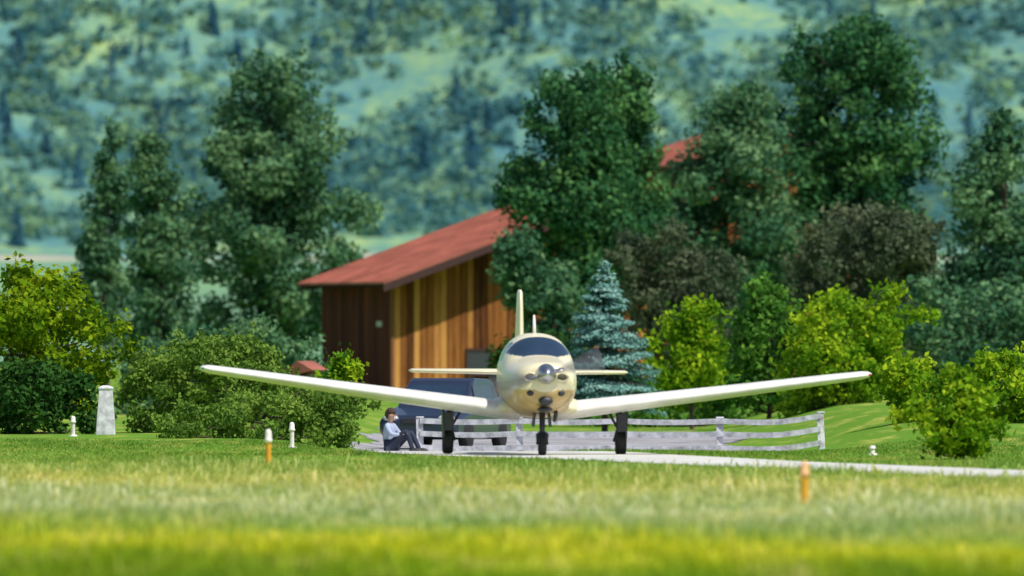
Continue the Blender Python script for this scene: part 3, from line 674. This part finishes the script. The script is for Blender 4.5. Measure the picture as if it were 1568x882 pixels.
skinned('shirt_torso',[(0,0,.14),(-.03,0,.32),(-.02,0,.50),(0,0,.56),(.0,-.17,.50),(.12,-.22,.34),(.28,-.16,.34),(.0,.17,.50),(.12,.22,.34),(.28,.14,.36)],
  [(0,1),(1,2),(2,3),(2,4),(4,5),(5,6),(2,7),(7,8),(8,9)],[(.15,.12),(.14,.12),(.15,.12),.06,.065,.05,.04,.065,.05,.04],shirt)
skinned('jeans',[(0,0,.12),(.06,-.11,.12),(.40,-.13,.42),(.52,-.12,.06),(.06,.11,.12),(.38,.13,.40),(.56,.12,.06)],[(0,1),(1,2),(2,3),(0,4),(4,5),(5,6)],[.13,.105,.065,.045,.105,.065,.045],jeans)
skinned('neck_and_head',[(0.0,0,.55),(.015,0,.63),(.03,0,.70),(.035,0,.78)],[(0,1),(1,2),(2,3)],[.05,.05,(.085,.075),(.075,.07)],skin)
a=Acc(); a.ell((.02,0,.775),(.098,.085,.085)); a.ell((-.04,0,.73),(.06,.075,.09)); a.obj('hair',hair,pe,smooth=True)
a=Acc(); a.ell((.128,0,.70),(.022,.014,.02)); a.ell((.04,.083,.70),(.018,.012,.03)); a.ell((.04,-.083,.70),(.018,.012,.03)); a.obj('nose_and_ears',skin,pe,smooth=True)
a=Acc(); a.ell((.112,-.03,.725),(.01,.013,.008)); a.ell((.112,.03,.725),(.01,.013,.008)); a.ell((.115,0,.662),(.008,.025,.006)); a.obj('eyes_and_mouth',hair,pe,smooth=True)
for sy,nm in ((-1,'left'),(1,'right')):
    b0=(.28,sy*.15,.35)
    vs=[b0,(.35,sy*.14,.36)]; es=[(0,1)]; rd=[.028,.03]
    for k_,(dy_,Ln) in enumerate(((-.03,.065),(-.01,.075),(.01,.07),(.03,.055))):
        i=len(vs); vs+= [(.385,sy*.14+dy_,.385),(.385+Ln*.6,sy*.14+dy_*1.1,.375),(.385+Ln*.9,sy*.14+dy_*1.1,.35)]; es+=[(1,i),(i,i+1),(i+1,i+2)]; rd+=[.011,.009,.008]
    i=len(vs); vs+=[(.345,sy*.14-.045,.35),(.375,sy*.14-.06,.335)]; es+=[(1,i),(i,i+1)]; rd+=[.011,.009]
    skinned(nm+'_hand',vs,es,rd,skin,1)
a=Acc(); a.ell((.57,-.12,.04),(.13,.05,.05)); a.ell((.61,.12,.04),(.13,.05,.05)); a.obj('shoes',shoe,pe,smooth=True)

# ---------------------------------------------------------------- light, sky, camera
sdir=Vector((.45,-.42,.95)).normalized()
sun=bpy.data.lights.new('sun','SUN'); sun.energy=4.9; sun.angle=math.radians(.5); sun.color=(1,.95,.86)
so=bpy.data.objects.new('sun',sun); so.rotation_euler=(-sdir).to_track_quat('-Z','Y').to_euler(); so.location=(50,-50,100); scene.collection.objects.link(so)
w=bpy.data.worlds.new('World'); scene.world=w; w.use_nodes=True; nt=w.node_tree
bg=nt.nodes['Background']; sky=nt.nodes.new('ShaderNodeTexSky'); sky.sky_type='NISHITA'; sky.sun_disc=False
sky.sun_elevation=math.asin(sdir.z); sky.sun_rotation=math.atan2(sdir.x,sdir.y); nt.links.new(sky.outputs[0],bg.inputs[0]); bg.inputs[1].default_value=.105
cam=bpy.data.cameras.new('camera'); co=bpy.data.objects.new('camera',cam); scene.collection.objects.link(co); scene.camera=co
cam.sensor_width=36; cam.sensor_fit='HORIZONTAL'; cam.lens=36*FPX/1568; cam.clip_start=1; cam.clip_end=12000
co.location=(0,0,CH); co.rotation_euler=(math.pi/2+math.atan(99/FPX),0,0)
cam.dof.use_dof=True; cam.dof.focus_distance=240; cam.dof.aperture_fstop=2.6
scene.view_settings.view_transform='Standard'; scene.view_settings.look='None'; scene.view_settings.exposure=0
